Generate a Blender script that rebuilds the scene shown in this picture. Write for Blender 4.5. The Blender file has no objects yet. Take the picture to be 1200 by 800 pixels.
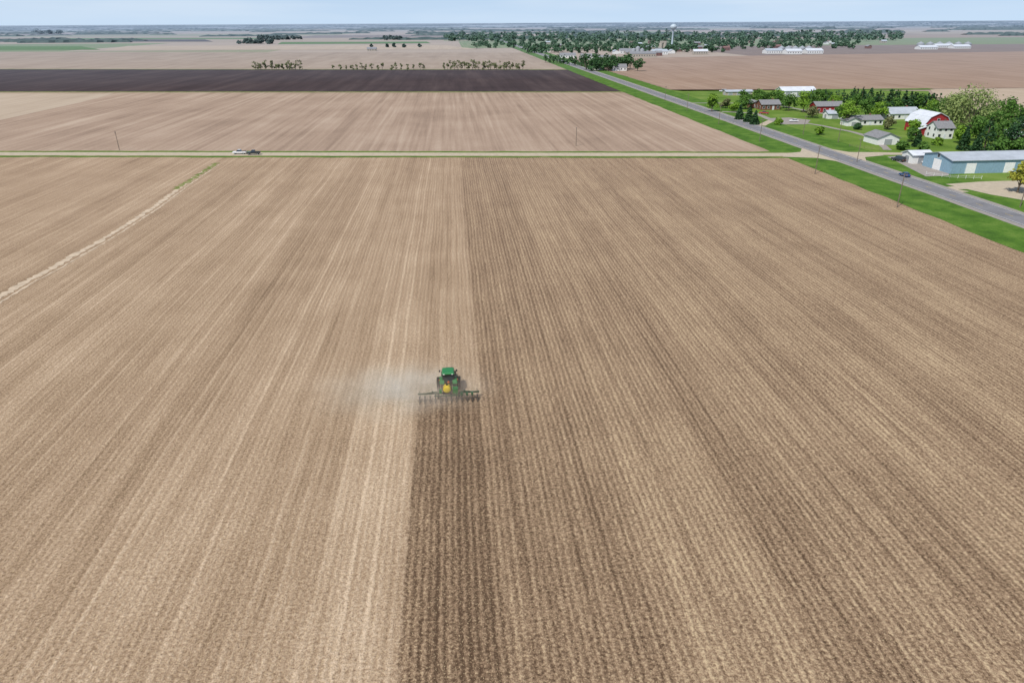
import bpy, math, random
from mathutils import Vector, Matrix, Euler
random.seed(7)
scene=bpy.context.scene
H=50.0
# ------------------------------------------------------------------ camera
cam_d=bpy.data.cameras.new("camera"); cam=bpy.data.objects.new("camera",cam_d)
scene.collection.objects.link(cam); scene.camera=cam
cam_d.sensor_width=36; cam_d.lens=24; cam_d.clip_start=0.5; cam_d.clip_end=120000
RM=(Matrix.Rotation(math.radians(-4.66),4,'Z')@Matrix.Rotation(math.radians(90-25.05),4,'X')@Matrix.Rotation(math.radians(-0.28),4,'Z'))
cam.matrix_world=Matrix.Translation((0,0,H))@RM
# survey helper: bearing -> position on the flat ground (world metres)
def G(px,py):
    d=RM.to_3x3()@Vector(((px-600)/800,-(py-400)/800,-1)); t=H/-d.z
    return Vector((d.x*t,d.y*t,0))
# ------------------------------------------------------------------ node helpers
def link(nt,a,sock):
    if isinstance(a,bpy.types.NodeSocket): nt.links.new(a,sock)
    else: sock.default_value=a
def M(nt,op,a,b=None,c=None,clamp=False):
    n=nt.nodes.new('ShaderNodeMath'); n.operation=op; n.use_clamp=clamp
    link(nt,a,n.inputs[0])
    if b is not None: link(nt,b,n.inputs[1])
    if c is not None: link(nt,c,n.inputs[2])
    return n.outputs[0]
def MIX(nt,f,a,b,mode='MIX'):
    n=nt.nodes.new('ShaderNodeMix'); n.data_type='RGBA'; n.blend_type=mode
    link(nt,f,n.inputs[0])
    for v,i in((a,6),(b,7)):
        if isinstance(v,tuple): n.inputs[i].default_value=(v[0],v[1],v[2],1)
        else: nt.links.new(v,n.inputs[i])
    return n.outputs[2]
def VM(nt,vec,s):
    n=nt.nodes.new('ShaderNodeVectorMath'); n.operation='MULTIPLY'
    nt.links.new(vec,n.inputs[0]); n.inputs[1].default_value=s; return n.outputs[0]
def NOISE(nt,vec,scale=1,detail=2,rough=.5):
    n=nt.nodes.new('ShaderNodeTexNoise'); nt.links.new(vec,n.inputs['Vector'])
    n.inputs['Scale'].default_value=scale; n.inputs['Detail'].default_value=detail; n.inputs['Roughness'].default_value=rough
    return n.outputs[0]
def MR(nt,v,a,b,c=0,d=1,smooth=False):
    n=nt.nodes.new('ShaderNodeMapRange'); n.clamp=True
    if smooth: n.interpolation_type='SMOOTHSTEP'
    link(nt,v,n.inputs[0]); 
    for i,x in enumerate((a,b,c,d)): link(nt,x,n.inputs[i+1])
    return n.outputs[0]
def RAMP(nt,f,stops,const=False):
    n=nt.nodes.new('ShaderNodeValToRGB'); nt.links.new(f,n.inputs[0]); r=n.color_ramp
    if const: r.interpolation='CONSTANT'
    while len(r.elements)<len(stops): r.elements.new(.5)
    for e,(p,c) in zip(r.elements,stops): e.position=p; e.color=(c[0],c[1],c[2],1)
    return n.outputs[0]
HAZE_TINT=(.27,.35,.455)
def newmat(name,rough=.9,metal=0,spec=.2):
    m=bpy.data.materials.new(name); m.use_nodes=True; nt=m.node_tree
    b=nt.nodes['Principled BSDF']; b.inputs['Roughness'].default_value=rough; b.inputs['Metallic'].default_value=metal
    b.inputs['Specular IOR Level'].default_value=spec
    g=nt.nodes.new('ShaderNodeNewGeometry')
    return m,nt,b,g
def haze(nt,col,pos,amt=1.0):  # aerial haze painted into the base colour, growing with distance from the origin
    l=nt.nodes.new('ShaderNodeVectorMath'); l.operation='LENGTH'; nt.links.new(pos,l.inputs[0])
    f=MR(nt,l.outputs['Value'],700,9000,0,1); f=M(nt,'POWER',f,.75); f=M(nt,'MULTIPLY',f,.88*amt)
    return MIX(nt,f,col,HAZE_TINT)
def simple(name,col,rough=.7,metal=0,var=.15,scale=1.5,spec=.3,hz=True,col2=None):
    m,nt,b,g=newmat(name,rough,metal,spec); pos=g.outputs['Position']
    n=NOISE(nt,pos,scale,4,.6)
    f=MR(nt,n,.3,.7,0,1)
    c2=col2 or tuple(c*(1-2*var) for c in col)
    c=MIX(nt,f,c2,tuple(min(1,x*(1+var*.5)) for x in col))
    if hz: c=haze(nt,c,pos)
    nt.links.new(c,b.inputs['Base Color']); return m
def leafmat(name,dark,light,trans=.3):
    m,nt,b,g=newmat(name,.6,0,.2); pos=g.outputs['Position']
    n=NOISE(nt,pos,.55,2,.5); r=g.outputs['Random Per Island']
    f=M(nt,'ADD',M(nt,'MULTIPLY',MR(nt,n,.3,.7),.55),M(nt,'MULTIPLY',r,.45))
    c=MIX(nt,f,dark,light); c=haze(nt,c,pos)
    nt.links.new(c,b.inputs['Base Color'])
    t=nt.nodes.new('ShaderNodeBsdfTranslucent'); nt.links.new(c,t.inputs[0])
    ms=nt.nodes.new('ShaderNodeMixShader'); ms.inputs[0].default_value=trans
    nt.links.new(b.outputs[0],ms.inputs[1]); nt.links.new(t.outputs[0],ms.inputs[2])
    nt.links.new(ms.outputs[0],nt.nodes['Material Output'].inputs[0]); return m
# ------------------------------------------------------------------ mesh builder
class MB:
    def __init__(s): s.v=[];s.f=[];s.m=[];s.T=Matrix.Identity(4)
    def add(s,vs,fs,mi=0):
        o=len(s.v); s.v+= [tuple(s.T@Vector(v)) for v in vs]; s.f+=[tuple(i+o for i in f) for f in fs]; s.m+=[mi]*len(fs)
    def box(s,c,d,mi=0,top=(1,1),rz=0):
        x,y,z=d[0]/2,d[1]/2,d[2]/2; tx,ty=top; vs=[]
        for (sx,sy,sz) in((-1,-1,-1),(1,-1,-1),(1,1,-1),(-1,1,-1),(-1,-1,1),(1,-1,1),(1,1,1),(-1,1,1)):
            px=sx*x*(tx if sz>0 else 1); py=sy*y*(ty if sz>0 else 1)
            if rz: px,py=px*math.cos(rz)-py*math.sin(rz),px*math.sin(rz)+py*math.cos(rz)
            vs.append((c[0]+px,c[1]+py,c[2]+sz*z))
        s.add(vs,[(0,3,2,1),(4,5,6,7),(0,1,5,4),(1,2,6,5),(2,3,7,6),(3,0,4,7)],mi)
    def cyl(s,a,b,r1,r2=None,n=8,mi=0):
        r2=r1 if r2 is None else r2; a=Vector(a);b=Vector(b); d=(b-a).normalized()
        u=d.orthogonal().normalized(); w=d.cross(u); vs=[]
        for p,r in((a,r1),(b,r2)):
            for i in range(n):
                t=2*math.pi*i/n; vs.append(p+u*(r*math.cos(t))+w*(r*math.sin(t)))
        fs=[(i,(i+1)%n,n+(i+1)%n,n+i) for i in range(n)]+[tuple(range(n))[::-1],tuple(range(n,2*n))]
        s.add(vs,fs,mi)
    def lathe(s,c,axis,prof,n=20,mi=0):
        # prof: (along axis, radius)
        c=Vector(c); d=Vector(axis).normalized(); u=d.orthogonal().normalized(); w=d.cross(u); vs=[];fs=[]
        for (a,r) in prof:
            for i in range(n):
                t=2*math.pi*i/n; vs.append(c+d*a+u*(r*math.cos(t))+w*(r*math.sin(t)))
        for k in range(len(prof)-1):
            for i in range(n): fs.append((k*n+i,k*n+(i+1)%n,(k+1)*n+(i+1)%n,(k+1)*n+i))
        s.add(vs,fs,mi)
    def prism(s,prof,x0,x1,mi=0,axis='X',s1=1.0):
        n=len(prof); vs=[]
        for x in(x0,x1):
            for (p,q) in prof: vs.append((x,p,q) if axis=='X' else (p,x,q))
        s.add(vs,[tuple(range(n))[::-1],tuple(range(n,2*n))]+[(i,(i+1)%n,n+(i+1)%n,n+i) for i in range(n)],mi)
    def obj(s,name,mats,parent=None,bevel=0,smooth=False):
        me=bpy.data.meshes.new(name); me.from_pydata(s.v,[],s.f)
        for m in mats: me.materials.append(m)
        me.polygons.foreach_set('material_index',s.m)
        if smooth: me.polygons.foreach_set('use_smooth',[True]*len(s.f))
        me.update(); o=bpy.data.objects.new(name,me); scene.collection.objects.link(o)
        if parent: o.parent=parent
        if bevel:
            b=o.modifiers.new('bevel','BEVEL'); b.width=bevel; b.segments=2; b.limit_method='ANGLE'
        return o
def empty(name,loc,rz=0):
    e=bpy.data.objects.new(name,None); scene.collection.objects.link(e); e.location=loc; e.rotation_euler.z=rz; e.empty_display_size=.5; return e
def poly(name,pts,z,mat):
    mb=MB(); mb.add([(p[0],p[1],z) for p in pts],[tuple(range(len(pts)))]); 
    a=sum(pts[i][0]*pts[(i+1)%len(pts)][1]-pts[(i+1)%len(pts)][0]*pts[i][1] for i in range(len(pts)))
    if a<0: mb.f=[f[::-1] for f in mb.f]
    return mb.obj(name,[mat])
def strip(name,pts,w,z,mat,jit=0,step=0,w2=None,seed=1):
    rnd=random.Random(seed); P=[Vector((p[0],p[1],0)) for p in pts]
    if step:
        Q=[]
        for a,b in zip(P,P[1:]):
            n=max(1,int((b-a).length/step)); Q+=[a.lerp(b,i/n) for i in range(n)]
        Q.append(P[-1]); P=Q
    mb=MB(); vs=[];N=len(P)
    for i,p in enumerate(P):
        d=(P[min(i+1,N-1)]-P[max(i-1,0)]).normalized(); nn=Vector((-d.y,d.x,0))
        ww=w if w2 is None else w+(w2-w)*i/(N-1)
        vs+=[p+nn*(ww/2+rnd.uniform(-jit,jit))+Vector((0,0,z)),p-nn*(ww/2+rnd.uniform(-jit,jit))+Vector((0,0,z))]
    mb.add(vs,[(2*i+1,2*i+3,2*i+2,2*i) for i in range(N-1)]); return mb.obj(name,[mat])
# ------------------------------------------------------------------ key positions
tp=G(526,456)          # tractor rear axle
imp=G(526,463)         # planter toolbar
DIMP=imp.y-0.6
XC=(imp.x)
XR=XC+4.45; XL=XC-4.45
# ------------------------------------------------------------------ field material
def field_material():
    m,nt,b,g=newmat("tilled_soil",.95,0,.1); pos=g.outputs['Position']
    sp=nt.nodes.new('ShaderNodeSeparateXYZ'); nt.links.new(pos,sp.inputs[0]); x,y=sp.outputs[0],sp.outputs[1]
    wob=M(nt,'MULTIPLY',M(nt,'SUBTRACT',NOISE(nt,pos,.03,1),.5),.9)
    xs=M(nt,'ADD',x,wob)
    spk=NOISE(nt,pos,3.0,4,.8)
    clod=NOISE(nt,VM(nt,pos,(1.2,.7,1)),1,3,.7)
    xr=M(nt,'ADD',xs,M(nt,'MULTIPLY',M(nt,'SUBTRACT',clod,.5),.8))
    row=M(nt,'ADD',M(nt,'MULTIPLY',M(nt,'SINE',M(nt,'MULTIPLY',xr,2*math.pi/.762)),.5),.5)
    far=M(nt,'GREATER_THAN',y,DIMP)
    bnd=M(nt,'ADD',M(nt,'MULTIPLY',far,XR-XL),XL)
    en=M(nt,'MULTIPLY',M(nt,'SUBTRACT',clod,.5),2.4)
    dx=M(nt,'SUBTRACT',M(nt,'ADD',x,en),bnd)
    pm=MR(nt,dx,-.5,.6,0,1,True)
    sf=NOISE(nt,VM(nt,pos,(1.4,.05,1)),1,3,.65)
    sm=NOISE(nt,VM(nt,pos,(.42,.008,1)),1,2,.6)
    sb=NOISE(nt,VM(nt,pos,(.07,.005,1)),1,1,.5)
    spk2=NOISE(nt,VM(nt,pos,(6.0,4.5,1)),1,2,.7)
    lump=NOISE(nt,VM(nt,pos,(2.6,1.7,1)),1,2,.65)
    mot=NOISE(nt,pos,.06,4,.65)
    ds=M(nt,'SUBTRACT',M(nt,'MODULO',M(nt,'ADD',xs,880-XC+4.4),8.8),4.4)
    ad=M(nt,'ABSOLUTE',M(nt,'SUBTRACT',M(nt,'ABSOLUTE',ds),1.15))
    trk=MR(nt,ad,.1,.40,1,0,True)
    alt=M(nt,'GREATER_THAN',M(nt,'MODULO',M(nt,'ADD',xs,880-XC+4.4),17.6),8.8)
    def c(v,k): return M(nt,'MULTIPLY',M(nt,'SUBTRACT',v,.5),k)
    def s(*a):
        r=a[0]
        for q in a[1:]: r=M(nt,'ADD',r,q)
        return r
    spc=MR(nt,spk,.32,.68,0,1)
    # unworked stubble
    vu=s(.5,c(row,.12),c(sf,.52),c(sm,.52),c(sb,.4),c(spc,.66),c(clod,.25),c(mot,.38),M(nt,'MULTIPLY',trk,.14),c(alt,.06))
    dust=M(nt,'MULTIPLY',MR(nt,dx,-13,-1,0,1,True),MR(nt,y,230,90,.3,1))
    vu=s(vu,M(nt,'MULTIPLY',dust,.08))
    cu=RAMP(nt,vu,[(0.05,(.140,.090,.052)),(.40,(.305,.211,.132)),(.62,(.400,.289,.190)),(.95,(.59,.455,.32))])
    # worked soil
    fresh=MR(nt,M(nt,'SUBTRACT',x,XC),5,24,1,0,True)
    strip_=M(nt,'MULTIPLY',MR(nt,M(nt,'SUBTRACT',x,XR),-.4,1.5,1,0,True),M(nt,'SUBTRACT',1,far))
    vp=s(.52,c(row,.28),c(sf,.62),c(sm,.48),c(sb,.25),c(spc,.85),c(clod,.42),c(mot,.38),M(nt,'MULTIPLY',trk,-.10),M(nt,'MULTIPLY',fresh,-.11),M(nt,'MULTIPLY',strip_,-.09),c(alt,.06))
    cp=RAMP(nt,vp,[(0.05,(.085,.052,.031)),(.38,(.238,.158,.097)),(.60,(.335,.234,.148)),(.95,(.54,.41,.255))])
    col=MIX(nt,pm,cu,cp)
    straw=MR(nt,spk2,.57,.68,0,.65,True)
    col=MIX(nt,straw,col,(.57,.44,.265))
    dk=MR(nt,spk2,.43,.32,0,.65,True)
    col=MIX(nt,dk,col,(.100,.062,.038))
    lk=M(nt,'MULTIPLY',MR(nt,lump,.46,.36,0,.45,True),MR(nt,pm,0,1,.45,1))
    col=MIX(nt,lk,col,(.112,.069,.042))
    col=MIX(nt,MR(nt,y,60,260,0,.20),col,(.375,.272,.208))  # warm distance haze tinted into the soil colour towards the far end
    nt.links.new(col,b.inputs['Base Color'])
    r2=M(nt,'SINE',M(nt,'MULTIPLY',xs,2*math.pi/.762)); n3=NOISE(nt,pos,3.0,3,.75)
    hh=s(M(nt,'MULTIPLY',r2,.018),M(nt,'MULTIPLY',n3,.18))
    bp=nt.nodes.new('ShaderNodeBump'); bp.inputs['Strength'].default_value=.8; bp.inputs['Distance'].default_value=1
    nt.links.new(hh,bp.inputs['Height']); nt.links.new(bp.outputs[0],b.inputs['Normal'])
    return m
def rowfield(name,dark,mid,light,fx=.6,amp=1.0,ang=0):
    m,nt,b,g=newmat(name,.95,0,.1); pos=g.outputs['Position']
    a=NOISE(nt,VM(nt,pos,(fx,.006,1)),1,3,.65); d=NOISE(nt,VM(nt,pos,(.07,.004,1)),1,2); e=NOISE(nt,pos,.02,5,.6); f=NOISE(nt,pos,.8,4,.7)
    v=M(nt,'ADD',.5,M(nt,'MULTIPLY',M(nt,'SUBTRACT',a,.5),1.1*amp))
    for q,k in((d,.5),(e,.7),(f,.6)): v=M(nt,'ADD',v,M(nt,'MULTIPLY',M(nt,'SUBTRACT',q,.5),k*amp))
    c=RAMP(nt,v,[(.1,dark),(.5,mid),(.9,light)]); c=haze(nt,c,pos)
    nt.links.new(c,b.inputs['Base Color']); return m
def grassmat(name,dark,mid,light,sc=.12):
    m,nt,b,g=newmat(name,.9,0,.15); pos=g.outputs['Position']
    a=NOISE(nt,pos,sc,5,.65); d=NOISE(nt,pos,2.2,4,.7)
    v=M(nt,'ADD',M(nt,'MULTIPLY',a,.65),M(nt,'MULTIPLY',d,.35))
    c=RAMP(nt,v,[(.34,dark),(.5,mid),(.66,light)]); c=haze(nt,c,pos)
    nt.links.new(c,b.inputs['Base Color']); return m
def farland():
    m,nt,b,g=newmat("farmland",.95,0,.1); pos=g.outputs['Position']
    sp=nt.nodes.new('ShaderNodeSeparateXYZ'); nt.links.new(pos,sp.inputs[0]); x,y=sp.outputs[0],sp.outputs[1]
    cy=M(nt,'FLOOR',M(nt,'DIVIDE',M(nt,'ADD',y,240),610))
    w1=nt.nodes.new('ShaderNodeTexWhiteNoise'); w1.noise_dimensions='1D'; nt.links.new(cy,w1.inputs['W'])
    cx=M(nt,'FLOOR',M(nt,'ADD',M(nt,'DIVIDE',x,820),M(nt,'MULTIPLY',w1.outputs['Value'],5)))
    cb=nt.nodes.new('ShaderNodeCombineXYZ'); nt.links.new(cx,cb.inputs[0]); nt.links.new(cy,cb.inputs[1])
    w=nt.nodes.new('ShaderNodeTexWhiteNoise'); w.noise_dimensions='2D'; nt.links.new(cb.outputs[0],w.inputs['Vector'])
    c=RAMP(nt,w.outputs['Value'],[(0,(.35,.28,.21)),(.20,(.28,.21,.16)),(.36,(.38,.31,.25)),(.52,(.15,.11,.10)),(.62,(.32,.25,.20)),(.76,(.12,.21,.07)),(.88,(.22,.24,.13))],True)
    n=NOISE(nt,pos,.01,5,.6); n2=NOISE(nt,VM(nt,pos,(.3,.004,1)),1,3)
    c=MIX(nt,MR(nt,n,.3,.7,0,.35),c,(.22,.165,.13)); c=MIX(nt,MR(nt,n2,.35,.65,0,.3),c,(.43,.35,.28))
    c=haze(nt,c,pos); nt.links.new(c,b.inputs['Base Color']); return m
m_field=field_material(); m_far=farland()
m_mid=rowfield("stubble_soil",(.225,.160,.117),(.342,.250,.185),(.44,.342,.262),.35,1.1)
m_pale=rowfield("pale_stubble",(.32,.25,.185),(.415,.332,.25),(.49,.405,.315),.2,.7)
m_plow=rowfield("dark_plowed_soil",(.036,.025,.025),(.057,.040,.040),(.095,.069,.064),.12,.9)
m_back=rowfield("dry_soil",(.24,.185,.14),(.325,.255,.198),(.395,.32,.255),.05,.8)
m_east=rowfield("brown_soil",(.225,.150,.105),(.305,.212,.155),(.375,.275,.21),.2,.9)
m_verge=grassmat("verge_grass",(.032,.082,.009),(.072,.155,.016),(.135,.215,.037),.15)
m_lawn=grassmat("lawn_grass",(.060,.120,.015),(.115,.195,.026),(.19,.25,.06),.06)
m_dry=grassmat("weedy_grass",(.09,.13,.03),(.18,.20,.06),(.33,.29,.16),.2)
m_gravel=simple("gravel",(.47,.40,.30),.95,var=.1,scale=.6)
m_path=simple("dusty_track",(.55,.44,.32),.95,var=.14,scale=.5)
m_shoulder=simple("gravel_shoulder",(.31,.28,.255),.95,var=.1,scale=.8)
m_asph=simple("aged_asphalt",(.205,.203,.215),.9,var=.12,scale=.25)
m_white=simple("white_line_paint",(.75,.75,.73),.7,var=.08); m_yel=simple("yellow_line_paint",(.6,.42,.06),.7,var=.08)
# ------------------------------------------------------------------ ground sheet (graded grid)
ticks=[0,200,500,1000,2000,4000,8000,15000,28000,45000]; ticks=sorted(set([-t for t in ticks]+ticks)); mb=MB(); n=len(ticks)
vs=[(a,b_,-.12) for b_ in ticks for a in ticks]; mb.add(vs,[(j*n+i,j*n+i+1,(j+1)*n+i+1,(j+1)*n+i) for j in range(n-1) for i in range(n-1)])
mb.obj("ground",[m_far])
VL=133.5
ca=G(0,180.5); cb_=G(893,181.5); cd=(cb_-ca).normalized()
def cross(xx): return ca+cd*((xx-ca.x)/cd.x)
mb=MB(); ys=[-60,0,40,80,120,160,200,240]; xs=[-700,-400,-200,-100,0,60,VL+3]
vs=[];
for yy in ys+[None]:
    for xx in xs:
        vs.append((xx,yy if yy is not None else cross(xx).y-4,0))
nx=len(xs); mb.add(vs,[(j*nx+i,j*nx+i+1,(j+1)*nx+i+1,(j+1)*nx+i) for j in range(len(ys)) for i in range(nx-1)])
mb.obj("crop_field",[m_field])
b1=G(0,108.5); b2=G(700,108.5); bd=(b2-b1).normalized()
def yb(p,d,xx): return p.y+d.y*(xx-p.x)/d.x
e1=G(0,81.5); e2=G(640,82); ed=(e2-e1).normalized()
poly("stubble_field",[(-900,cross(-900).y+4),(VL+3,cross(VL).y+4),(VL+3,yb(b1,bd,VL)),(-900,yb(b1,bd,-900))],0,m_mid)
q=[G(-400,109),G(135,109.5),G(95,120),G(0,141)]
poly("pale_stubble_field",[(q[0].x,q[0].y-3),(q[1].x,q[1].y-3),q[2],q[3],(-700,cross(-700).y+60)],.03,m_pale)
poly("plowed_field",[(-2500,yb(b1,bd,-2500)+6),(VL+3,yb(b1,bd,VL)+6),(VL+3,yb(e1,ed,VL)),(-2500,yb(e1,ed,-2500))],.03,m_plow)
strip("field_edge_grass",[(-2500,yb(b1,bd,-2500)+3),(VL,yb(b1,bd,VL)+3)],7,.06,m_dry,jit=.8,step=12)
strip("field_edge_grass",[(-2500,yb(b1,bd,-2500)+5),(-480,yb(b1,bd,-480)+5)],9,.08,m_verge,jit=.8,step=12)
g1=G(0,61); g2=G(600,62); gd=(g2-g1).normalized()
poly("dry_field",[(-4000,yb(e1,ed,-4000)+8),(VL+3,yb(e1,ed,VL)+8),(VL+3,yb(g1,gd,VL)),(-4000,yb(g1,gd,-4000))],.03,m_back)
strip("field_edge_grass",[(-2500,yb(e1,ed,-2500)+4),(VL,yb(e1,ed,VL)+4)],8,.06,m_dry,jit=1,step=15)
poly("winter_wheat_field",[G(-150,54.5),G(95,54.5),G(118,58.5),G(-150,59)],.06,m_verge)
poly("dry_field",[G(150,54),G(520,53),G(560,58),G(120,59)],.06,m_pale)
poly("plowed_field",[G(-200,47),G(240,46.5),G(250,49),G(-200,49.5)],.06,m_plow)
poly("winter_wheat_field",[G(330,49.5),G(500,49),G(505,51),G(325,52)],.09,m_verge)
poly("winter_wheat_field",[G(60,45),G(300,44.5),G(310,46),G(50,46.5)],.09,m_verge)
# east side
poly("brown_field",[(176,G(760,106).y),G(800,107),G(960,105.5),G(1090,104),G(1500,100),G(1500,58),G(1200,60.5),G(850,66),(176,G(690,70).y)],.02,m_east)
lawn=[(161,40),(161,G(790,107).y+15),G(960,105),G(1088,107),G(1100,125),G(1210,138),G(1420,150),(520,150),(420,40)]
poly("lawn",lawn,.02,m_lawn)
poly("pale_stubble_field",[G(1090,105),G(1500,101),G(1500,146),G(1205,137),G(1102,123)],.05,m_pale)
strip("field_edge_grass",[G(960,105.5),G(1092,104.5)],10,.08,m_verge,jit=1,step=10)
# highway
D0,D1=-50,6000
strip("roadside_grass",[(142,D0),(142,D1)],17,.04,m_verge,jit=.5,step=9)
strip("roadside_grass",[(168,D0),(168,D1)],14,.045,m_verge,jit=.4,step=9)
strip("road_shoulder",[(155.5,D0),(155.5,D1)],12.6,.07,m_shoulder,jit=.15,step=12)
strip("highway_road",[(155.5,D0),(155.5,D1)],8.6,.10,m_asph)
for dxx in(-3.7,3.7): strip("road_edge_marking",[(155.5+dxx,D0),(155.5+dxx,D1)],.14,.115,m_white)
mb=MB()
for k in range(0,150):
    yy=-40+k*12.0; mb.add([(155.43,yy,.115),(155.57,yy,.115),(155.57,yy+3,.115),(155.43,yy+3,.115)],[(0,1,2,3)])
mb.obj("road_center_marking",[m_yel])
# cross road
L0=cross(-1500); L1=cross(150)
strip("roadside_grass",[L0,cross(148)],15,.03,m_verge,jit=.7,step=8)
strip("roadside_grass",[L0,cross(148)],10.5,.05,m_dry,jit=.5,step=8,seed=5)
strip("gravel_road",[L0,L1],7.4,.07,m_gravel,jit=.25,step=8)
c0=cross(149); poly("gravel_road",[(c0.x+1,c0.y-16),(c0.x+1,c0.y+16),(c0.x-4,c0.y+7),(c0.x-16,c0.y+3.1),(c0.x-16,c0.y-3.1),(c0.x-4,c0.y-7)],.085,m_gravel)
c1=cross(161); poly("gravel_road",[(c1.x-.5,c1.y-15),(c1.x+4,c1.y-6),(c1.x+14,c1.y-3),(c1.x+14,c1.y+3),(c1.x+4,c1.y+6),(c1.x-.5,c1.y+15)],.085,m_gravel)
strip("gravel_road",[cross(162),G(1010,180),G(1062,180.5),G(1090,186)],6,.078,m_gravel,jit=.2,step=6)
# driveways
strip("driveway",[G(905,141),G(935,143),G(960,147),G(1000,155),G(1026,163),G(1040,176)],3.0,.06,m_shoulder,jit=.3,step=5)
strip("driveway",[G(846,131),G(885,133),G(905,141)],3.6,.064,m_shoulder,jit=.2,step=5)
strip("driveway",[G(805,121),G(850,121),G(905,122),G(950,131),G(1000,139)],3.2,.066,m_shoulder,jit=.2,step=5)
strip("driveway",[(162,G(905,141).y-20),G(905,141)],4,.062,m_gravel,jit=.2,step=5)
poly("gravel_yard",[G(895,139),G(925,138),G(950,141),G(945,146),G(915,146)],.07,m_shoulder)
poly("gravel_yard",[G(1108,216),G(1150,213),G(1260,210),G(1320,232),G(1230,240),G(1160,228)],.06,m_gravel)
strip("driveway",[(162,G(1100,226).y),G(1112,221),G(1150,219)],5,.065,m_gravel,jit=.2,step=5)
poly("gravel_yard",[G(1040,184),G(1085,180),G(1110,193),G(1112,206),G(1085,207)],.055,m_shoulder)
# pale dusty grassed waterway across the left part of the field
wp=[G(-60,384),G(0,348),G(30,330),G(60,315),G(90,297),G(115,284),G(150,262),G(180,243),G(215,217),G(252,192)]
strip("dusty_track",wp,1.6,.02,m_path,jit=.5,step=.9,w2=1.4)
strip("dusty_track",[p+Vector((1.9,-.3,0)) for p in wp],.5,.02,m_path,jit=.24,step=1.1,w2=.4,seed=4)
strip("weed_strip",[G(204,222),G(215,216),G(236,203),G(254,191)],2.0,.03,m_dry,jit=.9,step=1.1,seed=9)
# ------------------------------------------------------------------ sky + sun
w=bpy.data.worlds.new("World"); scene.world=w; w.use_nodes=True; nt=w.node_tree
sk=nt.nodes.new('ShaderNodeTexSky'); sk.sky_type='NISHITA'; sk.sun_disc=False
sk.sun_elevation=math.radians(52); sk.sun_rotation=math.radians(225); sk.air_density=1.0; sk.dust_density=.3; sk.ozone_density=3
tcw=nt.nodes.new('ShaderNodeTexCoord'); va=nt.nodes.new('ShaderNodeVectorMath'); va.operation='ADD'; va.inputs[1].default_value=(0,0,.14)
nt.links.new(tcw.outputs['Generated'],va.inputs[0]); nt.links.new(va.outputs[0],sk.inputs[0])
spw=nt.nodes.new('ShaderNodeSeparateXYZ'); nt.links.new(tcw.outputs['Generated'],spw.inputs[0])
hz=MR(nt,spw.outputs[2],0.0,.22,.85,0)
cl=MR(nt,NOISE(nt,VM(nt,tcw.outputs['Generated'],(3,3,30)),1,3,.55),.42,.68,0,.5)   # thin high haze streaks
base=MIX(nt,hz,sk.outputs[0],(5.7,7.15,8.9)); base=MIX(nt,M(nt,'MULTIPLY',cl,MR(nt,spw.outputs[2],0,.04,.3,1)),base,(7.6,8.3,9.1))
nt.links.new(base,nt.nodes['Background'].inputs[0]); nt.nodes['Background'].inputs[1].default_value=.108
sd=bpy.data.lights.new("sun",'SUN'); sd.energy=4.3; sd.angle=math.radians(.5); sd.color=(1,.95,.87)
so=bpy.data.objects.new("sun",sd); scene.collection.objects.link(so)
az=math.radians(225); el=math.radians(52)
sdir=Vector((math.sin(az)*math.cos(el),math.cos(az)*math.cos(el),math.sin(el)))
so.rotation_euler=(-sdir).to_track_quat('-Z','Y').to_euler()
# ------------------------------------------------------------------ object materials
def paint(n,c,r=.4,v=.06,**k): return simple(n,c,r,0,v,1.2,.5,**k)
p_green=paint("green_paint",(.02,.14,.035),.35); p_yel=paint("yellow_paint",(.62,.44,.03),.5,.12); p_tire=simple("rubber",(.028,.026,.025),.9,var=.2)
p_black=simple("black_metal",(.03,.03,.03),.6,var=.2); p_glass=simple("dark_glass",(.03,.04,.05),.08,var=.05,spec=.8)
p_dust=simple("dusty_steel",(.16,.14,.11),.7,var=.2); p_orange=paint("orange_reflector",(.8,.18,.03))
p_lamp=paint("lamp_lens",(.8,.8,.75)); p_white=paint("white_siding",(.76,.76,.74),.6); p_roofw=simple("white_metal_roof",(.64,.67,.72),.5,var=.08,scale=.4)
p_roofg=simple("grey_shingle_roof",(.24,.24,.25),.85,var=.15); p_roofl=simple("light_metal_roof",(.43,.47,.52),.5,var=.09,scale=.3)
p_red=simple("red_barn_board",(.36,.032,.035),.7,var=.15,scale=2); p_brown=simple("brown_brick",(.20,.085,.06),.85,var=.15)
p_blue=simple("blue_metal_siding",(.24,.37,.46),.5,var=.06,scale=1); p_tan=simple("tan_siding",(.42,.37,.30),.7,var=.08); p_trim=paint("white_trim",(.8,.8,.79),.5)
p_wood=simple("weathered_wood",(.20,.165,.13),.9,var=.2,scale=3); p_galv=simple("galvanized_steel",(.42,.44,.46),.5,.3,.08)
p_carb=paint("blue_car_paint",(.03,.09,.22),.25); p_carw=paint("white_car_paint",(.75,.76,.77),.3); p_card=paint("dark_car_paint",(.04,.045,.05),.25); p_carr=paint("red_car_paint",(.35,.03,.03),.3)
bark=simple("bark",(.13,.10,.075),.95,var=.25,scale=2)
L_bright=leafmat("bright_leaves",(.11,.23,.02),(.25,.40,.05)); L_mid=leafmat("green_leaves",(.05,.125,.022),(.13,.25,.045)); L_dark=leafmat("evergreen_needles",(.016,.048,.018),(.045,.105,.035),.1)
L_will=leafmat("willow_leaves",(.15,.22,.06),(.36,.42,.16)); L_yel=leafmat("yellow_green_leaves",(.24,.26,.03),(.47,.46,.08)); L_spr=leafmat("budding_leaves",(.13,.15,.055),(.23,.245,.11))
L_town=leafmat("town_leaves",(.024,.076,.020),(.075,.172,.042)); L_farm=leafmat("distant_leaves",(.022,.050,.028),(.045,.088,.042))
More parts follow.
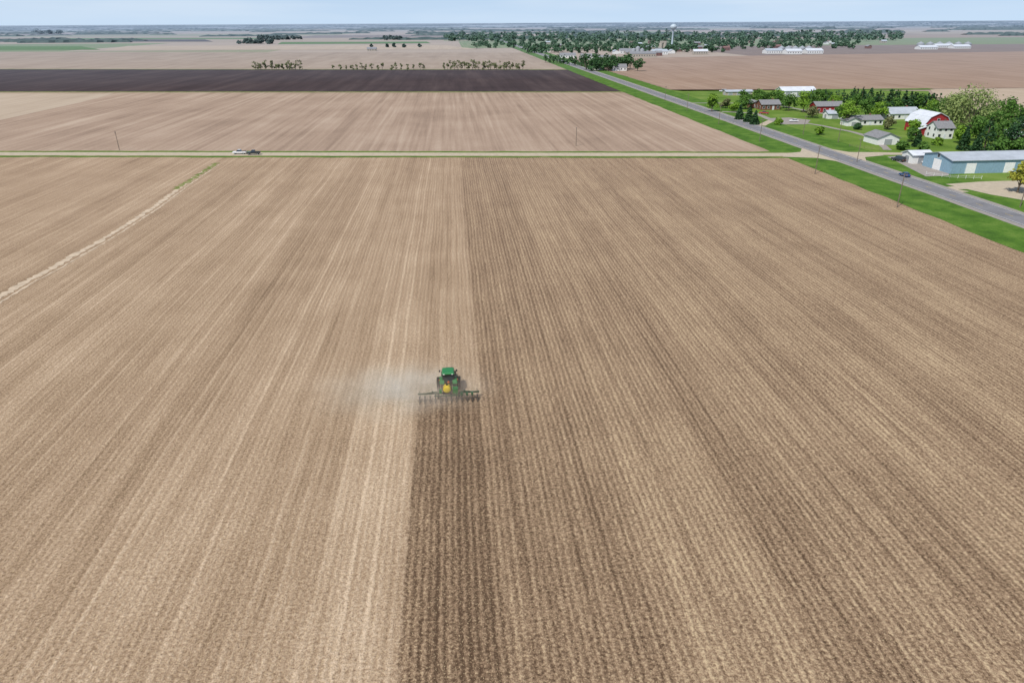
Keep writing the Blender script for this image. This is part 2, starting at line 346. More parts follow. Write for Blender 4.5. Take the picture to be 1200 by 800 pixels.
# ------------------------------------------------------------------ wheels
def wheel(mb,c,r,w,rim,tmi,rmi,lugs=0):
    h=w/2
    mb.lathe(c,(1,0,0),[(-h*.55,rim),(-h*.8,rim*1.1),(-h,r*.8),(-h*.85,r*.96),(-h*.4,r),(h*.4,r),(h*.85,r*.96),(h,r*.8),(h*.8,rim*1.1),(h*.55,rim)],28,tmi)
    mb.lathe(c,(1,0,0),[(-h*.6,rim*1.03),(-h*.3,rim*.9),(-h*.1,rim*.35),(-h*.5,rim*.28),(-h*.52,.01)],20,rmi)
    mb.lathe(c,(1,0,0),[(h*.6,rim*1.03),(h*.3,rim*.9),(h*.1,rim*.35),(h*.5,rim*.28),(h*.52,.01)],20,rmi)
    T=mb.T.copy()
    for i in range(lugs):
        a=2*math.pi*i/lugs
        for sx in(-1,1):
            mb.T=T@Matrix.Translation(c)@Matrix.Rotation(a+(math.pi/lugs if sx>0 else 0),4,'X')@Matrix.Translation((sx*w*.22,0,r*1.01))@Matrix.Rotation(sx*.6,4,'Z')
            mb.box((0,0,0),(w*.5,.06,.07),tmi)
    mb.T=T
# ------------------------------------------------------------------ tractor (drives towards +Y)
tr=empty("tractor",(tp.x,tp.y,0.0),0)
mb=MB()
for sx in(-1,1):
    for xx in(.88,1.5): wheel(mb,(sx*xx,0,1.0),1.0,.5,.52,0,1,18)
mb.cyl((-1.7,0,1),(1.7,0,1),.13,n=12,mi=2)
mb.obj("rear_wheels",[p_tire,p_yel,p_black],tr)
mb=MB()
for sx in(-1,1): wheel(mb,(sx*.95,2.85,.74),.74,.42,.4,0,1,14)
mb.cyl((-1,2.85,.74),(1,2.85,.74),.1,n=10,mi=2); mb.obj("front_wheels",[p_tire,p_yel,p_black],tr)
mb=MB(); mb.box((0,1.6,.95),(.7,4.2,.5),0); mb.box((0,-.5,.9),(.9,.8,.7),0); mb.box((0,3.95,.85),(.9,.5,.6),0)
for sx in(-1,1): mb.box((sx*.62,1.25,.9),(.5,1.3,.55),1)
mb.obj("chassis",[p_black,p_green],tr,bevel=.04)
mb=MB(); mb.prism([(.95,1.2),(3.95,1.1),(4.05,1.4),(3.9,1.72),(2.8,1.92),(.95,2.05)],-.46,.46,0); mb.obj("hood",[p_green],tr,bevel=.08)
mb=MB()
for sx in(-1,1): mb.box((sx*.475,2.6,1.55),(.02,2.2,.1),0)
mb.box((0,4.04,1.4),(.7,.06,.5),1); mb.obj("hood_stripe_and_grille",[p_yel,p_black],tr)
mb=MB(); mb.box((0,.15,2.2),(1.62,1.55,1.5),0,top=(.96,.93)); mb.obj("cab_glass",[p_glass],tr,bevel=.05)
mb=MB()
for sx in(-1,1):
    for yy in(-.64,.92): mb.cyl((sx*.83,yy if yy>0 else yy,1.45),(sx*.8,yy*.93+.01,2.97),.055,n=6,mi=0)
mb.box((0,-.66,1.52),(1.66,.1,.16),0); mb.obj("cab_frame",[p_black],tr)
mb=MB(); mb.box((0,.12,3.07),(1.9,2.0,.26),0,top=(.86,.86)); mb.obj("cab_roof",[paint("roof_green_paint",(.025,.19,.055),.4)],tr,bevel=.07)
mb=MB()
for sx in(-1,1):
    mb.box((sx*.62,-.9,3.0),(.22,.05,.12),0); mb.box((sx*.62,1.14,3.0),(.22,.05,.12),0); mb.box((sx*1.35,-.62,1.95),(.12,.05,.12),1)
mb.obj("work_lights",[p_lamp,p_orange],tr)
mb=MB()
for sx in(-1,1):
    pr=[]; 
    for k in range(9):
        a=math.radians(20+k*17); pr.append((math.cos(a)*1.13,1+math.sin(a)*1.13))
    pr2=[(y*.955,1+(z-1)*.955) for y,z in pr]
    a,b_=(sx*.62,sx*1.3); 
    for k in range(8):
        mb.prism([pr[k],pr[k+1],pr2[k+1],pr2[k]],min(a,b_),max(a,b_),0)
mb.obj("fenders",[p_green],tr)
mb=MB(); mb.cyl((.52,1.05,1.9),(.52,1.05,3.2),.075,n=10); mb.cyl((.52,1.05,2.2),(.52,1.05,2.9),.12,n=10)
for k in range(4): mb.box((-1.0,1.0,.5+k*.32),(.45,.25,.04),0)
mb.box((-1.0,1.13,1.0),(.05,.04,1.3)); 
for sx in(-1,1):
    mb.cyl((sx*.85,.95,2.7),(sx*1.25,1.05,2.75),.02,n=5); mb.box((sx*1.28,1.05,2.6),(.2,.06,.34))
mb.obj("exhaust_steps_and_mirrors",[p_black],tr)
mb=MB(); mb.add([(-.2,-.93,1.62),(.2,-.93,1.62),(0,-.93,1.97)],[(0,1,2)]); mb.obj("slow_vehicle_sign",[p_orange],tr)
mb=MB()
for sx in(-1,1): mb.cyl((sx*.4,-.6,.8),(sx*.45,-1.9,.7),.06,n=6); mb.cyl((sx*.3,-.6,1.3),(sx*.42,-1.6,.75),.04,n=6)
mb.cyl((0,-.7,1.3),(0,-1.9,1.2),.05,n=6); mb.obj("hitch_arms",[p_black],tr)
# ------------------------------------------------------------------ planter / strip-till implement
pl=empty("row_crop_planter",(imp.x,tp.y-2.6,0),0)
mb=MB(); mb.box((0,0,.85),(9.0,.2,.2),0); mb.box((0,-.75,.82),(4.2,.16,.16),0)
for xx in(-1.9,-.8,.8,1.9): mb.box((xx,-.38,.84),(.12,.6,.12),0)
for sx in(-1,1):
    mb.cyl((sx*.45,.9,.75),(sx*.9,0,.85),.07,n=6); mb.cyl((sx*1.0,-.1,1.25),(sx*3.2,-.05,.98),.06,n=8)
    mb.box((sx*2.35,0,1.0),(.22,.35,.35),0); mb.cyl((sx*4.4,.0,.9),(sx*4.1,-.3,1.5),.04,n=6)
mb.obj("toolbar",[paint("dark_green_paint",(.012,.045,.02),.6)],pl,bevel=.02)
p_hop=paint("hopper_paint",(.015,.085,.03),.5)
mb=MB()
for k in range(12):
    x0=-4.19+k*.762
    for s2 in(-.09,.09): mb.cyl((x0+s2,-.1,.75),(x0+s2,-.65,.6),.03,n=5,mi=0)
    mb.box((x0,-.75,.55),(.14,.55,.28),0)
    mb.lathe((x0,-.75,.24),(1,.1,0),[(-.06,.05),(-.03,.24),(.03,.24),(.06,.05)],14,1)
    for s2 in(-.13,.13): mb.lathe((x0+s2,-.9,.2),(1,0,0),[(-.04,.05),(-.04,.19),(.04,.19),(.04,.05)],12,2)
    mb.cyl((x0,-.9,.45),(x0,-1.4,.3),.035,n=5,mi=0)
    mb.lathe((x0,-1.45,.16),(1,0,0),[(-.05,.03),(-.05,.16),(.05,.16),(.05,.03)],12,2)
    if 6<k<11: mb.box((x0,-.62,.95),(.30,.34,.34),3,top=(1.12,1.12))
mb.obj("row_units",[p_black,p_dust,p_tire,p_hop],pl)
mb=MB()
mb.lathe((-.2,.05,1.62),(0,1,0),[(-.62,.05),(-.60,.3),(-.52,.5),(-.35,.58),(.35,.58),(.52,.5),(.60,.3),(.62,.05)],24,0); mb.cyl((-.2,.05,2.18),(-.2,.05,2.32),.16,n=12,mi=1)
for sy in(-.25,.25): mb.lathe((-.2,.05+sy,1.62),(0,1,0),[(-.04,.585),(-.04,.60),(.04,.60),(.04,.585)],24,1)
mb.obj("liquid_tank",[p_yel,p_black],pl,smooth=False)
mb=MB()
for sy in(-.4,.45):
    mb.box((-.2,sy,1.05),(1.3,.1,.4),0)
for sx in(-1,1): wheel(mb,(sx*1.5,-.2,.42),.42,.3,.22,1,0)
mb.box((1.0,-.1,1.35),(.7,.8,.75),3,top=(1.1,1.1)); mb.box((-1.15,-.1,1.2),(.35,.6,.5),3); mb.cyl((.4,.3,1.0),(.4,.3,2.0),.05,n=6); mb.cyl((1.5,.2,.9),(1.5,.2,1.9),.04,n=6); mb.cyl((.4,.3,2.0),(1.5,.2,1.9),.04,n=6)
mb.obj("tank_cradle_and_wheels",[p_black,p_tire,p_yel,p_green],pl)
# ------------------------------------------------------------------ dust cloud (real volume)
dc=MB(); dc.box((0,0,0),(2,2,2),0); dm=bpy.data.materials.new("dust"); dm.use_nodes=True; nt=dm.node_tree; nt.nodes.remove(nt.nodes['Principled BSDF'])
tc=nt.nodes.new('ShaderNodeTexCoord'); obc=tc.outputs['Object']; g=nt.nodes.new('ShaderNodeNewGeometry')
sp=nt.nodes.new('ShaderNodeSeparateXYZ'); nt.links.new(obc,sp.inputs[0])
ln=nt.nodes.new('ShaderNodeVectorMath'); ln.operation='LENGTH'; nt.links.new(obc,ln.inputs[0])
fall=MR(nt,ln.outputs['Value'],.0,.98,1,0,True)
near=MR(nt,sp.outputs[0],-1,.45,.16,1); near=M(nt,'POWER',near,1.3)
nz=MR(nt,NOISE(nt,VM(nt,g.outputs['Position'],(.17,.24,.35)),1,3,.62),.32,.70,0,1)
den=M(nt,'MULTIPLY',M(nt,'MULTIPLY',M(nt,'MULTIPLY',fall,near),nz),.36)
vs_=nt.nodes.new('ShaderNodeVolumeScatter'); vs_.inputs['Color'].default_value=(1.0,.76,.55,1); vs_.inputs['Anisotropy'].default_value=-.48
nt.links.new(den,vs_.inputs['Density']); nt.links.new(vs_.outputs[0],nt.nodes['Material Output'].inputs['Volume'])
dm.cycles.volume_step_rate=3.0
do=dc.obj("dust_cloud",[dm]); do.location=(tp.x-8,tp.y-.5,.9); do.scale=(18,11,2.8)
# ------------------------------------------------------------------ road vehicles
def vehicle(name,kind,loc,rz,pm,z=.1):
    e=empty(name,(loc[0],loc[1],z),rz); w=.92
    mb=MB()
    if kind=='car': prof=[(-2.25,.35),(-2.3,.75),(-2.15,.95),(-.9,1.0),(1.0,1.0),(2.1,.85),(2.3,.6),(2.25,.35)]
    else: prof=[(-2.8,.5),(-2.85,.8),(-2.8,1.12),(1.0,1.15),(2.5,1.08),(2.75,.9),(2.75,.5)]
    mb.prism(prof,-w,w,0); mb.obj("body",[pm],e,bevel=.08)
    mb=MB()
    if kind=='car': b0,b1,t0,t1,z0,z1=-1.75,.95,-1.2,.25,.96,1.45
    elif kind=='van': b0,b1,t0,t1,z0,z1=-2.7,1.3,-2.6,.6,1.1,2.0
    else: b0,b1,t0,t1,z0,z1=-.9,1.15,-.7,.5,1.12,1.82
    bw,tw=w*.95,w*.76
    mb.add([(-bw,b0,z0),(bw,b0,z0),(bw,b1,z0),(-bw,b1,z0),(-tw,t0,z1),(tw,t0,z1),(tw,t1,z1),(-tw,t1,z1)],[(0,3,2,1),(4,5,6,7),(0,1,5,4),(1,2,6,5),(2,3,7,6),(3,0,4,7)],0)
    mb.obj("windows",[p_glass],e,bevel=.03)
    mb=MB(); mb.box((0,(t0+t1)/2,z1+.03),(tw*2.04,(t1-t0)*1.04,.06),0); mb.obj("roof",[pm],e,bevel=.02)
    if kind=='pickup':
        mb=MB(); mb.box((0,-1.85,1.16),(1.5,1.7,.05),0); mb.obj("truck_bed",[p_black],e)
    mb=MB(); wb=1.4 if kind=='car' else 1.75
    for sx in(-1,1):
        for sy in(-wb,wb): wheel(mb,(sx*.82,sy,.34),.34,.22,.2,0,1)
    mb.obj("wheels",[p_tire,p_galv],e)
    mb=MB()
    for sx in(-1,1): mb.box((sx*.7,prof[1][0]-.0,.8),(.3,.06,.14),0); mb.box((sx*.7,prof[-2][0],.72),(.3,.08,.14),1)
    mb.obj("lamps",[p_orange,p_lamp],e); return e
vehicle("car",'car',(158,G(1020,208).y),0,p_carb,.11)
a=G(279,182); vehicle("pickup_truck",'pickup',(a.x,cross(a.x).y),math.radians(90),p_carw)
a=G(295,183); vehicle("pickup_truck",'pickup',(a.x,cross(a.x).y-1.2),math.radians(92),p_card)
for (px,py,k,pm_,rz) in((1052,189,'van',p_card,.3),(1060,188,'pickup',p_carw,.9),(1128,160,'pickup',p_carb,1.2),(1134,158,'car',p_carw,.4),(930,143,'car',p_carw,1.5),(847,108,'van',p_carw,1.4),(858,109,'pickup',p_carw,1.2),(868,109,'van',p_card,1.4),(878,108.5,'van',p_carw,1.6),(895,134,'pickup',p_carr,1.0),(1078,191,'car',p_carw,.2)):
    vehicle({'van':'van','pickup':'pickup_truck','car':'car'}[k],k,G(px,py),rz,pm_,.07)
# ------------------------------------------------------------------ buildings
def building(name,px,py,L,W,h,rh,wall,roof,rot=0,kind='house',nwin=4,gambrel=False,rw=None):
    p=G(px,py); e=empty(name,(p.x,p.y+(W/2 if rot==0 else L/2),.03),math.radians(rot))
    if gambrel: pr=[(-W/2,h),(-W*.33,h+rh*.62),(0,h+rh),(W*.33,h+rh*.62),(W/2,h)]
    else: pr=[(-W/2,h),(0,h+rh),(W/2,h)]
    mb=MB(); mb.prism([(-W/2,0)]+pr+[(W/2,0)],-L/2,L/2,0); mb.obj("walls",[wall],e)
    mb=MB(); t=.18; o=.5
    for k in range(len(pr)-1):
        (y0,z0),(y1,z1)=pr[k],pr[k+1]; d=Vector((y1-y0,z1-z0)).normalized(); nn=Vector((-d.y,d.x))
        if nn.y<0: nn=-nn
        e0=o if k==0 else 0; e1=o if k==len(pr)-2 else 0
        a0=(y0-d.x*e0+nn.x*.01,z0-d.y*e0+nn.y*.01); a1=(y1+d.x*e1+nn.x*.01,z1+d.y*e1+nn.y*.01)
        mb.prism([a0,a1,(a1[0]+nn.x*t,a1[1]+nn.y*t),(a0[0]+nn.x*t,a0[1]+nn.y*t)],-L/2-o,L/2+o,0)
    mb.obj("roof",[roof],e)
    mb=MB(); wm=MB()
    def opening(side,u,z,ww,hh,mi):
        for (B,gx,pr_,m2) in((wm,.12,.03,1),(mb,0,.06,mi)):
            w_,h_=ww+2*gx,hh+2*gx
            if side==0: B.box((u,-W/2-pr_/2,z),(w_,pr_,h_),m2 if B is mb else 0)
            elif side==1: B.box((u,W/2+pr_/2,z),(w_,pr_,h_),m2 if B is mb else 0)
            elif side==2: B.box((-L/2-pr_/2,u,z),(pr_,w_,h_),m2 if B is mb else 0)
            else: B.box((L/2+pr_/2,u,z),(pr_,w_,h_),m2 if B is mb else 0)
    if kind=='house':
        fl=[1.5]+([4.2] if h>4.5 else [])
        for z in fl:
            for k in range(nwin):
                u=-L/2+L*(k+.5)/nwin
                if z==1.5 and k==nwin//2: 
                    opening(0,u,1.08,1.0,2.1,1); opening(1,u,z,1.2,1.3,0)
                else: opening(0,u,z,1.2,1.3,0); opening(1,u,z,1.2,1.3,0)
            for u in(-W/4,W/4): opening(2,u,z,1.1,1.3,0); opening(3,u,z,1.1,1.3,0)
        mb.box((L*.2,0.3,h+rh+.3),(.7,.7,1.2),2)
    else:
        nd=nwin
        for k in range(nd):
            u=-L/2+L*(k+.5)/nd; opening(0,u,min(h*.42,1.8),min(3.6,L/nd*.5),min(h*.8,3.4),1)
        opening(2,0,min(h*.42,1.9),min(4,W*.35),min(h*.8,3.6),1); opening(3,0,min(h*.42,1.9),min(4,W*.35),min(h*.8,3.6),1)
        if gambrel or h>4: opening(2,0,h+rh*.35,1.2,1.3,0); opening(3,0,h+rh*.35,1.2,1.3,0)
    mb.obj("windows_and_doors",[p_glass,(p_roofw if kind!='shed' else p_galv) if rw is None else rw,p_brown],e); wm.obj("window_trim",[p_trim],e)
    return e
f=G(1113,204); S=44; b=building("metal_warehouse",0,200,S,16,4.6,1.6,p_blue,p_roofl,0,'shed',3,rw=p_trim); b.location=(f.x+S/2,f.y+8,.03)
mb=MB()
for k in range(44): mb.box((-S/2+.5+k*1.0,-8.03,2.2),(.08,.05,4.4),0)
for k in range(16): mb.box((-S/2-.03,-7.5+k,2.2),(.05,.08,4.4),0)
mb.obj("wall_ribs",[p_blue],b)
building("office_annex",1080,192,8,7,3.2,1.2,p_white,p_roofw,0,'shed',1)
building("white_garage",1040,170,11,10,3.0,2.0,p_white,p_roofg,90,'shed',1)
building("red_barn",1096,157,15,13,4.6,5.0,p_red,p_roofw,90,'barn',2,gambrel=True)
building("barn_lean_to",1087,159,6,10,3,1.5,p_red,p_roofw,90,'barn',1)
building("white_farmhouse",1106,163,8,8,4.8,2.6,p_white,p_roofg,0,'house',3)
building("red_shed",1198,172,8,8,3.4,2.4,p_red,p_roofw,90,'barn',1)
building("grey_roof_farmhouse",1060,140,17,11,3.0,2.8,p_white,p_roofl,0,'house',5)
building("ranch_house",1016,147,17,9,2.7,1.8,p_white,p_roofg,0,'house',6)
building("garage",1000,148,7,7,2.6,1.6,p_white,p_roofg,90,'shed',1)
building("brick_house",972,132,17,9,3.6,2.2,p_red,p_roofg,0,'house',5)
building("brown_house",903,129,12,9,3.2,2.3,p_brown,p_roofg,0,'house',4)
building("garage",886,127,9,7,2.8,1.6,p_brown,p_roofg,90,'shed',1)
building("machine_shed",936,114,25,12,4.2,2.4,p_white,p_roofw,0,'shed',3)
building("storage_shed",978,139.5,8,6,2.8,1.5,p_white,p_roofl,0,'shed',1)
building("garden_shed",1186,163,6,5,2.6,1.4,p_white,p_roofw,0,'shed',1)
building("farm_shed",866,112,20,7,2.6,1.0,p_tan,p_roofl,0,'shed',3)
building("shed",1215,158,14,9,3.4,2,p_red,p_roofw,0,'barn',2)
def fence(name,pts,h=1.2,sp=2.5,mat=p_trim):
    mb=MB()
    for a,b_ in zip(pts,pts[1:]):
        n=max(1,int((b_-a).length/sp))
        for i in range(n+1): p=a.lerp(b_,i/n); mb.cyl((p.x,p.y,0),(p.x,p.y,h),.06,n=5)
        for z in(.45,.95): mb.cyl((a.x,a.y,z),(b_.x,b_.y,z),.035,n=4)
    return mb.obj(name,[mat])
fence("white_board_fence",[G(1085,205),G(1113,209),G(1150,210)])
fence("yard_fence",[G(995,172),G(1040,178)],1.2,3,p_wood)
a=G(1068,160); e=empty("propane_tank",(a.x,a.y,0)); mb=MB(); mb.lathe((0,0,1.1),(1,0,0),[(-1.9,.02),(-1.8,.3),(-1.5,.5),(1.5,.5),(1.8,.3),(1.9,.02)],16); mb.box((-1.1,0,.3),(.2,.7,.6)); mb.box((1.1,0,.3),(.2,.7,.6)); mb.obj("tank",[p_white],e)
# ------------------------------------------------------------------ utility poles
def pole(px,py,h=10,ax=0):
    p=G(px,py); e=empty("utility_pole",(p.x,p.y,0),ax); mb=MB(); mb.cyl((0,0,0),(0,0,h),.15,.10,8,0); mb.box((0,.1,h-.5),(1.8,.07,.09),0)
    mb.cyl((-.6,.1,h-.5),(0,.1,h-1.1),.02,n=4); mb.cyl((.6,.1,h-.5),(0,.1,h-1.1),.02,n=4); mb.obj("pole",[p_wood],e)
    mb=MB()
    for x in(-.8,-.3,.3,.8): mb.cyl((x,.1,h-.45),(x,.1,h-.28),.04,n=6)
    mb.obj("insulators",[p_galv],e)
for (px,py) in((1051,243),(955,204),(890,166),(842,146),(805,130),(779,119)): pole(px,py)
for (px,py) in((140,176),(675,171)): pole(px,py,8,math.radians(90))
for (px,py) in((1004,190),(1195,243),(982,167),(941,158)): pole(px,py,9)
# ------------------------------------------------------------------ trees
def leaves(mb,c,rad,n,size,mi,rnd,flat=.8):
    for _ in range(n):
        while True:
            d=Vector((rnd.uniform(-1,1),rnd.uniform(-1,1),rnd.uniform(-1,1)))
            if .2<d.length<1: break
        p=c+Vector((d.x*rad,d.y*rad,d.z*rad*flat)); s=size*rnd.uniform(.6,1.3)
        nrm=(d.normalized()+Vector((rnd.uniform(-1,1),rnd.uniform(-1,1),rnd.uniform(-.2,1.6)))*.8).normalized()
        u=nrm.orthogonal().normalized(); w_=nrm.cross(u); a=rnd.uniform(0,6.28); u,w_=u*math.cos(a)+w_*math.sin(a),w_*math.cos(a)-u*math.sin(a)
        mb.add([p-u*s*.5,p+w_*s*.38,p+u*s*.55,p-w_*s*.34],[(0,1,2,3)],mi)
def tree_into(mb,loc,h,w,kind,rnd,nc=14,nl=55,ls=.75):
    x,y=loc[0],loc[1]
    if kind=='conifer':
        mb.cyl((x,y,0),(x,y,h*.9),.025*h,.01*h,6,0)
        T=max(6,int(nc*.8))
        for k in range(T):
            f=k/(T-1); z=h*(.1+.86*f); r=w/2*(1-f)**.8*rnd.uniform(.8,1.1)+.12
            m=max(3,int(nl*1.4*(1-f*.7)))
            for _ in range(m):
                a=rnd.uniform(0,6.28); rr=r*math.sqrt(rnd.uniform(.1,1)); p=Vector((x+rr*math.cos(a),y+rr*math.sin(a),z-rr*.3+rnd.uniform(-.4,.4)*h/T))
                leaves(mb,p,ls*.3,1,ls,1,rnd)
        return
    ht=h*(.22 if kind=='d' else .12)
    mb.cyl((x,y,0),(x,y,ht*1.6),.028*h,.018*h,7,0)
    for k in range(nc):
        a=rnd.uniform(0,6.28); f=rnd.uniform(0,1); z=ht+(h-ht)*(.10+.76*f); env=math.sin(math.pi*min(1,.22+.72*f))**.7
        rr=w/2*env*rnd.uniform(.15,.8); c=Vector((x+rr*math.cos(a),y+rr*math.sin(a),z)); cr=w*rnd.uniform(.15,.25)
        mb.cyl((x,y,ht*rnd.uniform(.7,1.5)),tuple(c),.008*h,.003*h,4,0)
        leaves(mb,c,cr,nl,ls,1,rnd,.75)
def tree(name,px,py,hp,wp_,kind,mat,seed,nc=16,nl=55,ls=.75):
    s=(py-27)/55.2; rnd=random.Random(seed); p=G(px,py); mb=MB(); tree_into(mb,(0,0),hp/s*1.18,wp_/s*1.2,kind,rnd,nc,nl,ls)
    o=mb.obj(name,[bark,mat]); o.location=(p.x,p.y,0); return o
TL=[("deciduous_tree",834,131,17,15,'d',L_bright),("deciduous_tree",924,130,16,17,'d',L_mid),("deciduous_tree",941,132,20,19,'d',L_bright),("deciduous_tree",957,124,15,17,'d',L_mid),
("evergreen_tree",866,140,14,9,'conifer',L_dark),("evergreen_tree",877,143,15,10,'conifer',L_dark),("evergreen_tree",884,146,13,9,'conifer',L_dark),("deciduous_tree",873,128,13,17,'d',L_mid),("deciduous_tree",918,127,11,13,'d',L_mid),
("deciduous_tree",992,147,25,22,'d',L_bright),("deciduous_tree",1014,137,18,20,'d',L_mid),("deciduous_tree",1030,139,16,16,'d',L_bright),("willow_tree",1135,155,42,60,'willow',L_will),("willow_tree",1116,150,32,38,'willow',L_will),
("evergreen_tree",1152,178,32,24,'conifer',L_dark),("deciduous_tree",1168,172,29,30,'d',L_mid),("deciduous_tree",1182,178,28,30,'d',L_dark),("deciduous_tree",1144,166,24,26,'d',L_mid),("evergreen_tree",1196,150,24,18,'conifer',L_dark),
("deciduous_tree",1180,152,26,32,'d',L_mid),("deciduous_tree",1205,160,28,32,'d',L_dark),("ornamental_tree",1192,226,32,30,'d',L_yel),("deciduous_tree",1068,166,13,15,'d',L_mid),("shrub",1056,176,8,13,'s',L_mid),("evergreen_tree",1074,172,15,10,'conifer',L_dark),
("deciduous_tree",1124,168,18,18,'d',L_bright),("deciduous_tree",1003,127,14,17,'d',L_mid),("shrub",912,146,6,9,'s',L_bright),("shrub",960,158,8,10,'s',L_bright),("deciduous_tree",1040,152,12,13,'d',L_spr),("shrub",1005,152,6,9,'s',L_dark),
("deciduous_tree",850,127,9,12,'d',L_spr),("deciduous_tree",893,121,10,15,'d',L_mid),("shrub",1098,170,7,11,'s',L_bright),("deciduous_tree",1222,180,34,38,'d',L_mid),
("deciduous_tree",1088,140,18,22,'d',L_bright),("deciduous_tree",1076,130,15,18,'d',L_mid),("deciduous_tree",978,126,13,16,'d',L_bright),("deciduous_tree",965,119,11,15,'d',L_mid),("deciduous_tree",1160,160,26,30,'d',L_mid),("deciduous_tree",1048,134,15,17,'d',L_mid),
("evergreen_tree",1142,182,20,14,'conifer',L_dark),("deciduous_tree",1170,186,20,22,'d',L_mid),("shrub",1082,176,8,12,'s',L_mid),("deciduous_tree",912,118,10,13,'d',L_bright),("deciduous_tree",861,131,9,12,'d',L_bright),("deciduous_tree",1190,186,20,22,'d',L_mid),
("deciduous_tree",1100,142,22,26,'d',L_mid),("deciduous_tree",1120,138,22,26,'d',L_mid),("evergreen_tree",1128,176,22,13,'conifer',L_dark),("deciduous_tree",1068,158,14,16,'d',L_bright),("deciduous_tree",984,139,12,13,'d',L_mid),("deciduous_tree",952,138,11,13,'d',L_spr)]
for i,(n_,px,py,hp,wp_,k,mt) in enumerate(TL):
    tree(n_,px,py,hp,wp_,k,mt,100+i,nc=28 if k=='willow' else 17,nl=80 if k=='willow' else 55,ls=1.0)
rnd=random.Random(5)
def grove(name,spec,mat,nc=6,nl=9,ls=2.4):
    """spec: list of (x,y,h,w,kind) world metres -> one mesh"""
    mb=MB()
    for (x,y,h,w_,k) in spec: tree_into(mb,(x,y),h,w_,k,rnd,nc,nl,ls)
    return mb.obj(name,[bark,mat])
def rowspec(px0,px1,py0,py1,n,h0,h1,k='d',wr=.9,jy=6):
    o=[]
    for i in range(n):
        t=(i+rnd.uniform(.1,.9))/n; p=G(px0+(px1-px0)*t,py0+(py1-py0)*t); h=rnd.uniform(h0,h1); o.append((p.x,p.y+rnd.uniform(-jy,jy),h,h*wr*rnd.uniform(.8,1.2),k))
    return o
grove("evergreen_windbreak",rowspec(1000,1100,122,133,46,7,11,'conifer',.85,5),L_dark,9,18,1.4)
grove("evergreen_windbreak",rowspec(945,1005,119,122,16,5.5,9,'conifer',.8,3),L_dark,8,14,1.3)
grove("windbreak_trees",rowspec(1140,1260,148,152,20,9,15,'d',1.1,6),L_mid,10,28,1.4)
grove("windbreak_trees",rowspec(868,915,119,120,9,6,9,'d',1.1,3),L_mid,9,22,1.3)
grove("field_tree_row",rowspec(297,352,82,82,15,7,12,'s',.75,4),L_spr,7,14,1.6)
grove("field_tree_row",rowspec(388,500,82,82.5,17,5,10,'s',.8,6),L_spr,6,12,1.5)
grove("field_tree_row",rowspec(520,614,82,82,26,7,12,'s',.85,5),L_spr,6,14,1.6)
grove("farmstead_grove",rowspec(686,744,82,82,24,12,19,'s',1.1,25),L_town,9,22,2.4)
grove("farmstead_grove",rowspec(640,690,74,78,12,8,12,'s',1.1,15),L_town,7,16,2.2)
town=[]
for r_ in range(8):
    py=62-r_*1.8
    town+=rowspec(540+r_*4 if py<57 else 610+r_*10,1000 if py<59 else 840,py,py-1.5,38,7,15,'s',1.5,40)
grove("town_trees",town,L_town,6,14,4.0)
town=[]
for r_ in range(4):
    py=48.5-r_*2.2; town+=rowspec(520,1060,py,py-1,72,11,19,'s',2.0,80)
grove("town_trees",town,L_town,5,12,6.5)
grove("distant_grove",rowspec(282,322,51.5,51.5,16,9,14,'s',1.9,30)+rowspec(300,352,47,46.5,18,9,17,'s',2,40)+rowspec(448,470,47,47,8,10,16,'s',2,30)+rowspec(40,72,40,40,12,16,24,'s',2.4,60)+rowspec(430,500,56,56,5,6,9,'s',1.2,30),L_farm,5,14,6)
# far tree lines: one ragged-topped mass
mb=MB(); rr=random.Random(3)
for k in range(560):
    D=2300*(1+rr.random()**1.2*9); sc=D
    x=rr.uniform(-.85,.95)*D; Ls=rr.uniform(30,150)*(1+D/1800); dep=rr.uniform(10,50)
    n=max(3,int(Ls/ (9+D/500))); hb=rr.uniform(6,11)*(.75 if x<0 else 1)
    if rr.random()<.2: hb*=1.5
    vs=[]
    for i in range(n+1):
        xx=x+Ls*i/n; hh=hb*rr.uniform(.45,1.15)*(0.35 if i in(0,n) else 1); y0=D+rr.uniform(-8,8)
        vs+=[(xx,y0,0),(xx+rr.uniform(-3,3),y0+dep*.2,hh*.8),(xx+rr.uniform(-3,3),y0+dep*.5,hh),(xx,y0+dep,0)]
    fs=[(4*i+j,4*i+4+j,4*i+5+j,4*i+1+j) for i in range(n) for j in range(3)]
    mb.add(vs,fs,0)
mb.obj("distant_treeline",[L_farm])
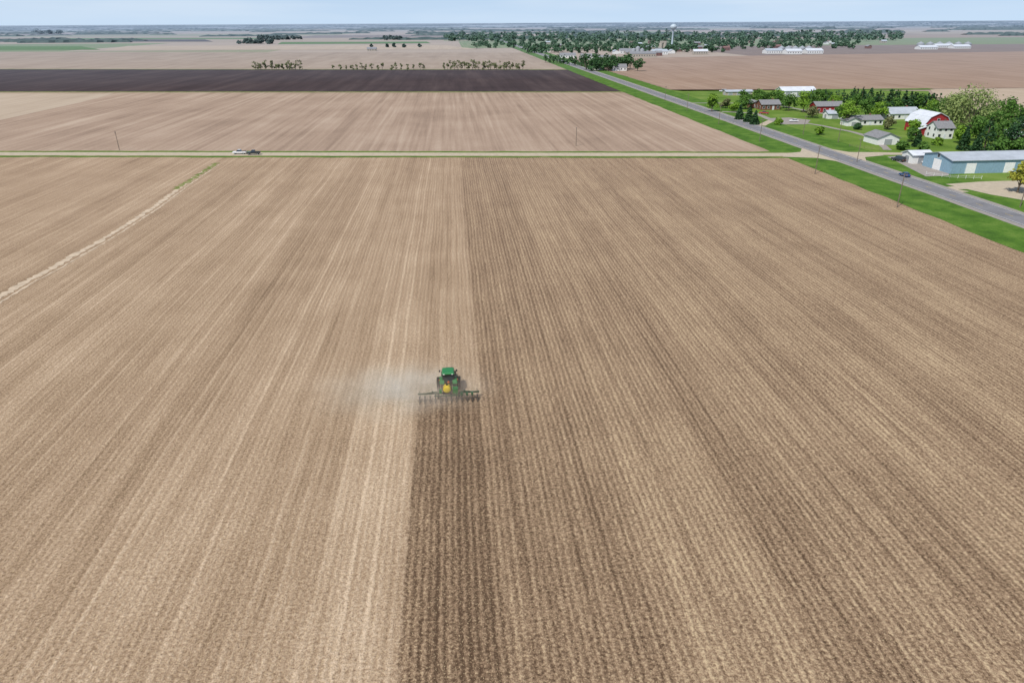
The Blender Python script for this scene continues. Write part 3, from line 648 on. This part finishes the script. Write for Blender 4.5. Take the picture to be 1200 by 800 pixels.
# ------------------------------------------------------------------ town buildings, silos, water tower
def small(name,px,py,L,W,h,rh,wall,roof,rot=0):
    p=G(px,py); mb=MB(); mb.T=Matrix.Translation((p.x,p.y,0))@Matrix.Rotation(rot,4,'Z')
    mb.prism([(-W/2,0),(-W/2,h),(0,h+rh),(W/2,h),(W/2,0)],-L/2,L/2,0)
    for s_ in(-1,1):
        mb.add([(-L/2-.5,s_*(W/2+.4),h-.1),(L/2+.5,s_*(W/2+.4),h-.1),(L/2+.5,0,h+rh+.2),(-L/2-.5,0,h+rh+.2)],[(0,1,2,3)],1)
    nw=max(2,int(L/4))
    for k in range(nw): mb.box((-L/2+L*(k+.5)/nw,-W/2-.03,h*.5),(1.4,.06,1.5),2)
    return mb.obj(name,[wall,roof,p_glass])
rt=random.Random(11)
for k in range(44):
    px=rt.uniform(640,1035); py=rt.uniform(51,63) if px<880 else rt.uniform(50,58)
    if rt.random()<.3: px=rt.uniform(690,800); py=rt.uniform(58,66)
    small("town_house",px,py,rt.uniform(9,15),rt.uniform(8,10),rt.uniform(3,5),rt.uniform(2,3),rt.choice([p_white,p_white,p_tan,p_brown]),rt.choice([p_roofg,p_roofg,p_roofl,p_brown]),rt.choice([0,1.57]))
for (px,py,L_,h_,wm_,rm_) in((752,67,40,5,p_tan,p_roofg),(772,64,26,5,p_white,p_roofl),(735,63,28,5,p_white,p_roofg),(760,60,22,7,p_tan,p_roofl),(690,70,24,5,p_white,p_roofg),(706,72,20,5,p_brown,p_roofg),(665,68,24,4,p_white,p_roofg),(905,63,28,5,p_white,p_roofl),(928,63.5,26,5,p_white,p_roofw),(952,63,28,5,p_white,p_roofw),(1085,58,34,4,p_white,p_roofw),(1104,56,38,4,p_white,p_roofw),(1124,57,34,4,p_white,p_roofw),(820,64,24,5,p_tan,p_roofw),(436,60,18,4,p_tan,p_roofg),(725,83,16,4,p_white,p_roofg),(700,82,14,4,p_white,p_roofg)):
    small("warehouse",px,py,L_,18 if L_>25 else 9,h_,3,wm_,rm_)
def silo(px,py,r,h,off=0):
    p=G(px,py); mb=MB(); mb.lathe((p.x+off,p.y,0),(0,0,1),[(0,r),(h,r),(h+r*.5,.3),(h+r*.5+.6,.3),(h+r*.5+.6,.01)],18); return mb.obj("grain_silo",[p_galv])
for i in range(5): silo(915+i*8,62,6,8)
for i in range(3): silo(742+i*5,65,3.5,9+3*(i%2))
for i in range(6): silo(1078+i*11,55.5,7,7)
mb=MB(); p=G(774,61); 
for i in range(2): mb.cyl((p.x+i*7,p.y,0),(p.x+i*7,p.y,15),3.3,n=14)
mb.box((p.x+3.5,p.y,16.6),(11,5,3.2)); mb.obj("grain_elevator",[p_tan])
p=G(787,58); mb=MB(); mb.lathe((p.x,p.y,0),(0,0,1),[(0,3.0),(2,1.8),(33,1.6),(36,3.5),(38,6),(40.5,6.6),(43,5.6),(44.8,2.8),(45.4,.05)],20); mb.obj("water_tower",[simple("tower_paint",(.46,.54,.60),.4,var=.03)],smooth=True)
# ------------------------------------------------------------------ colour management
scene.view_settings.view_transform='Standard'; scene.view_settings.look='None'; scene.view_settings.exposure=0
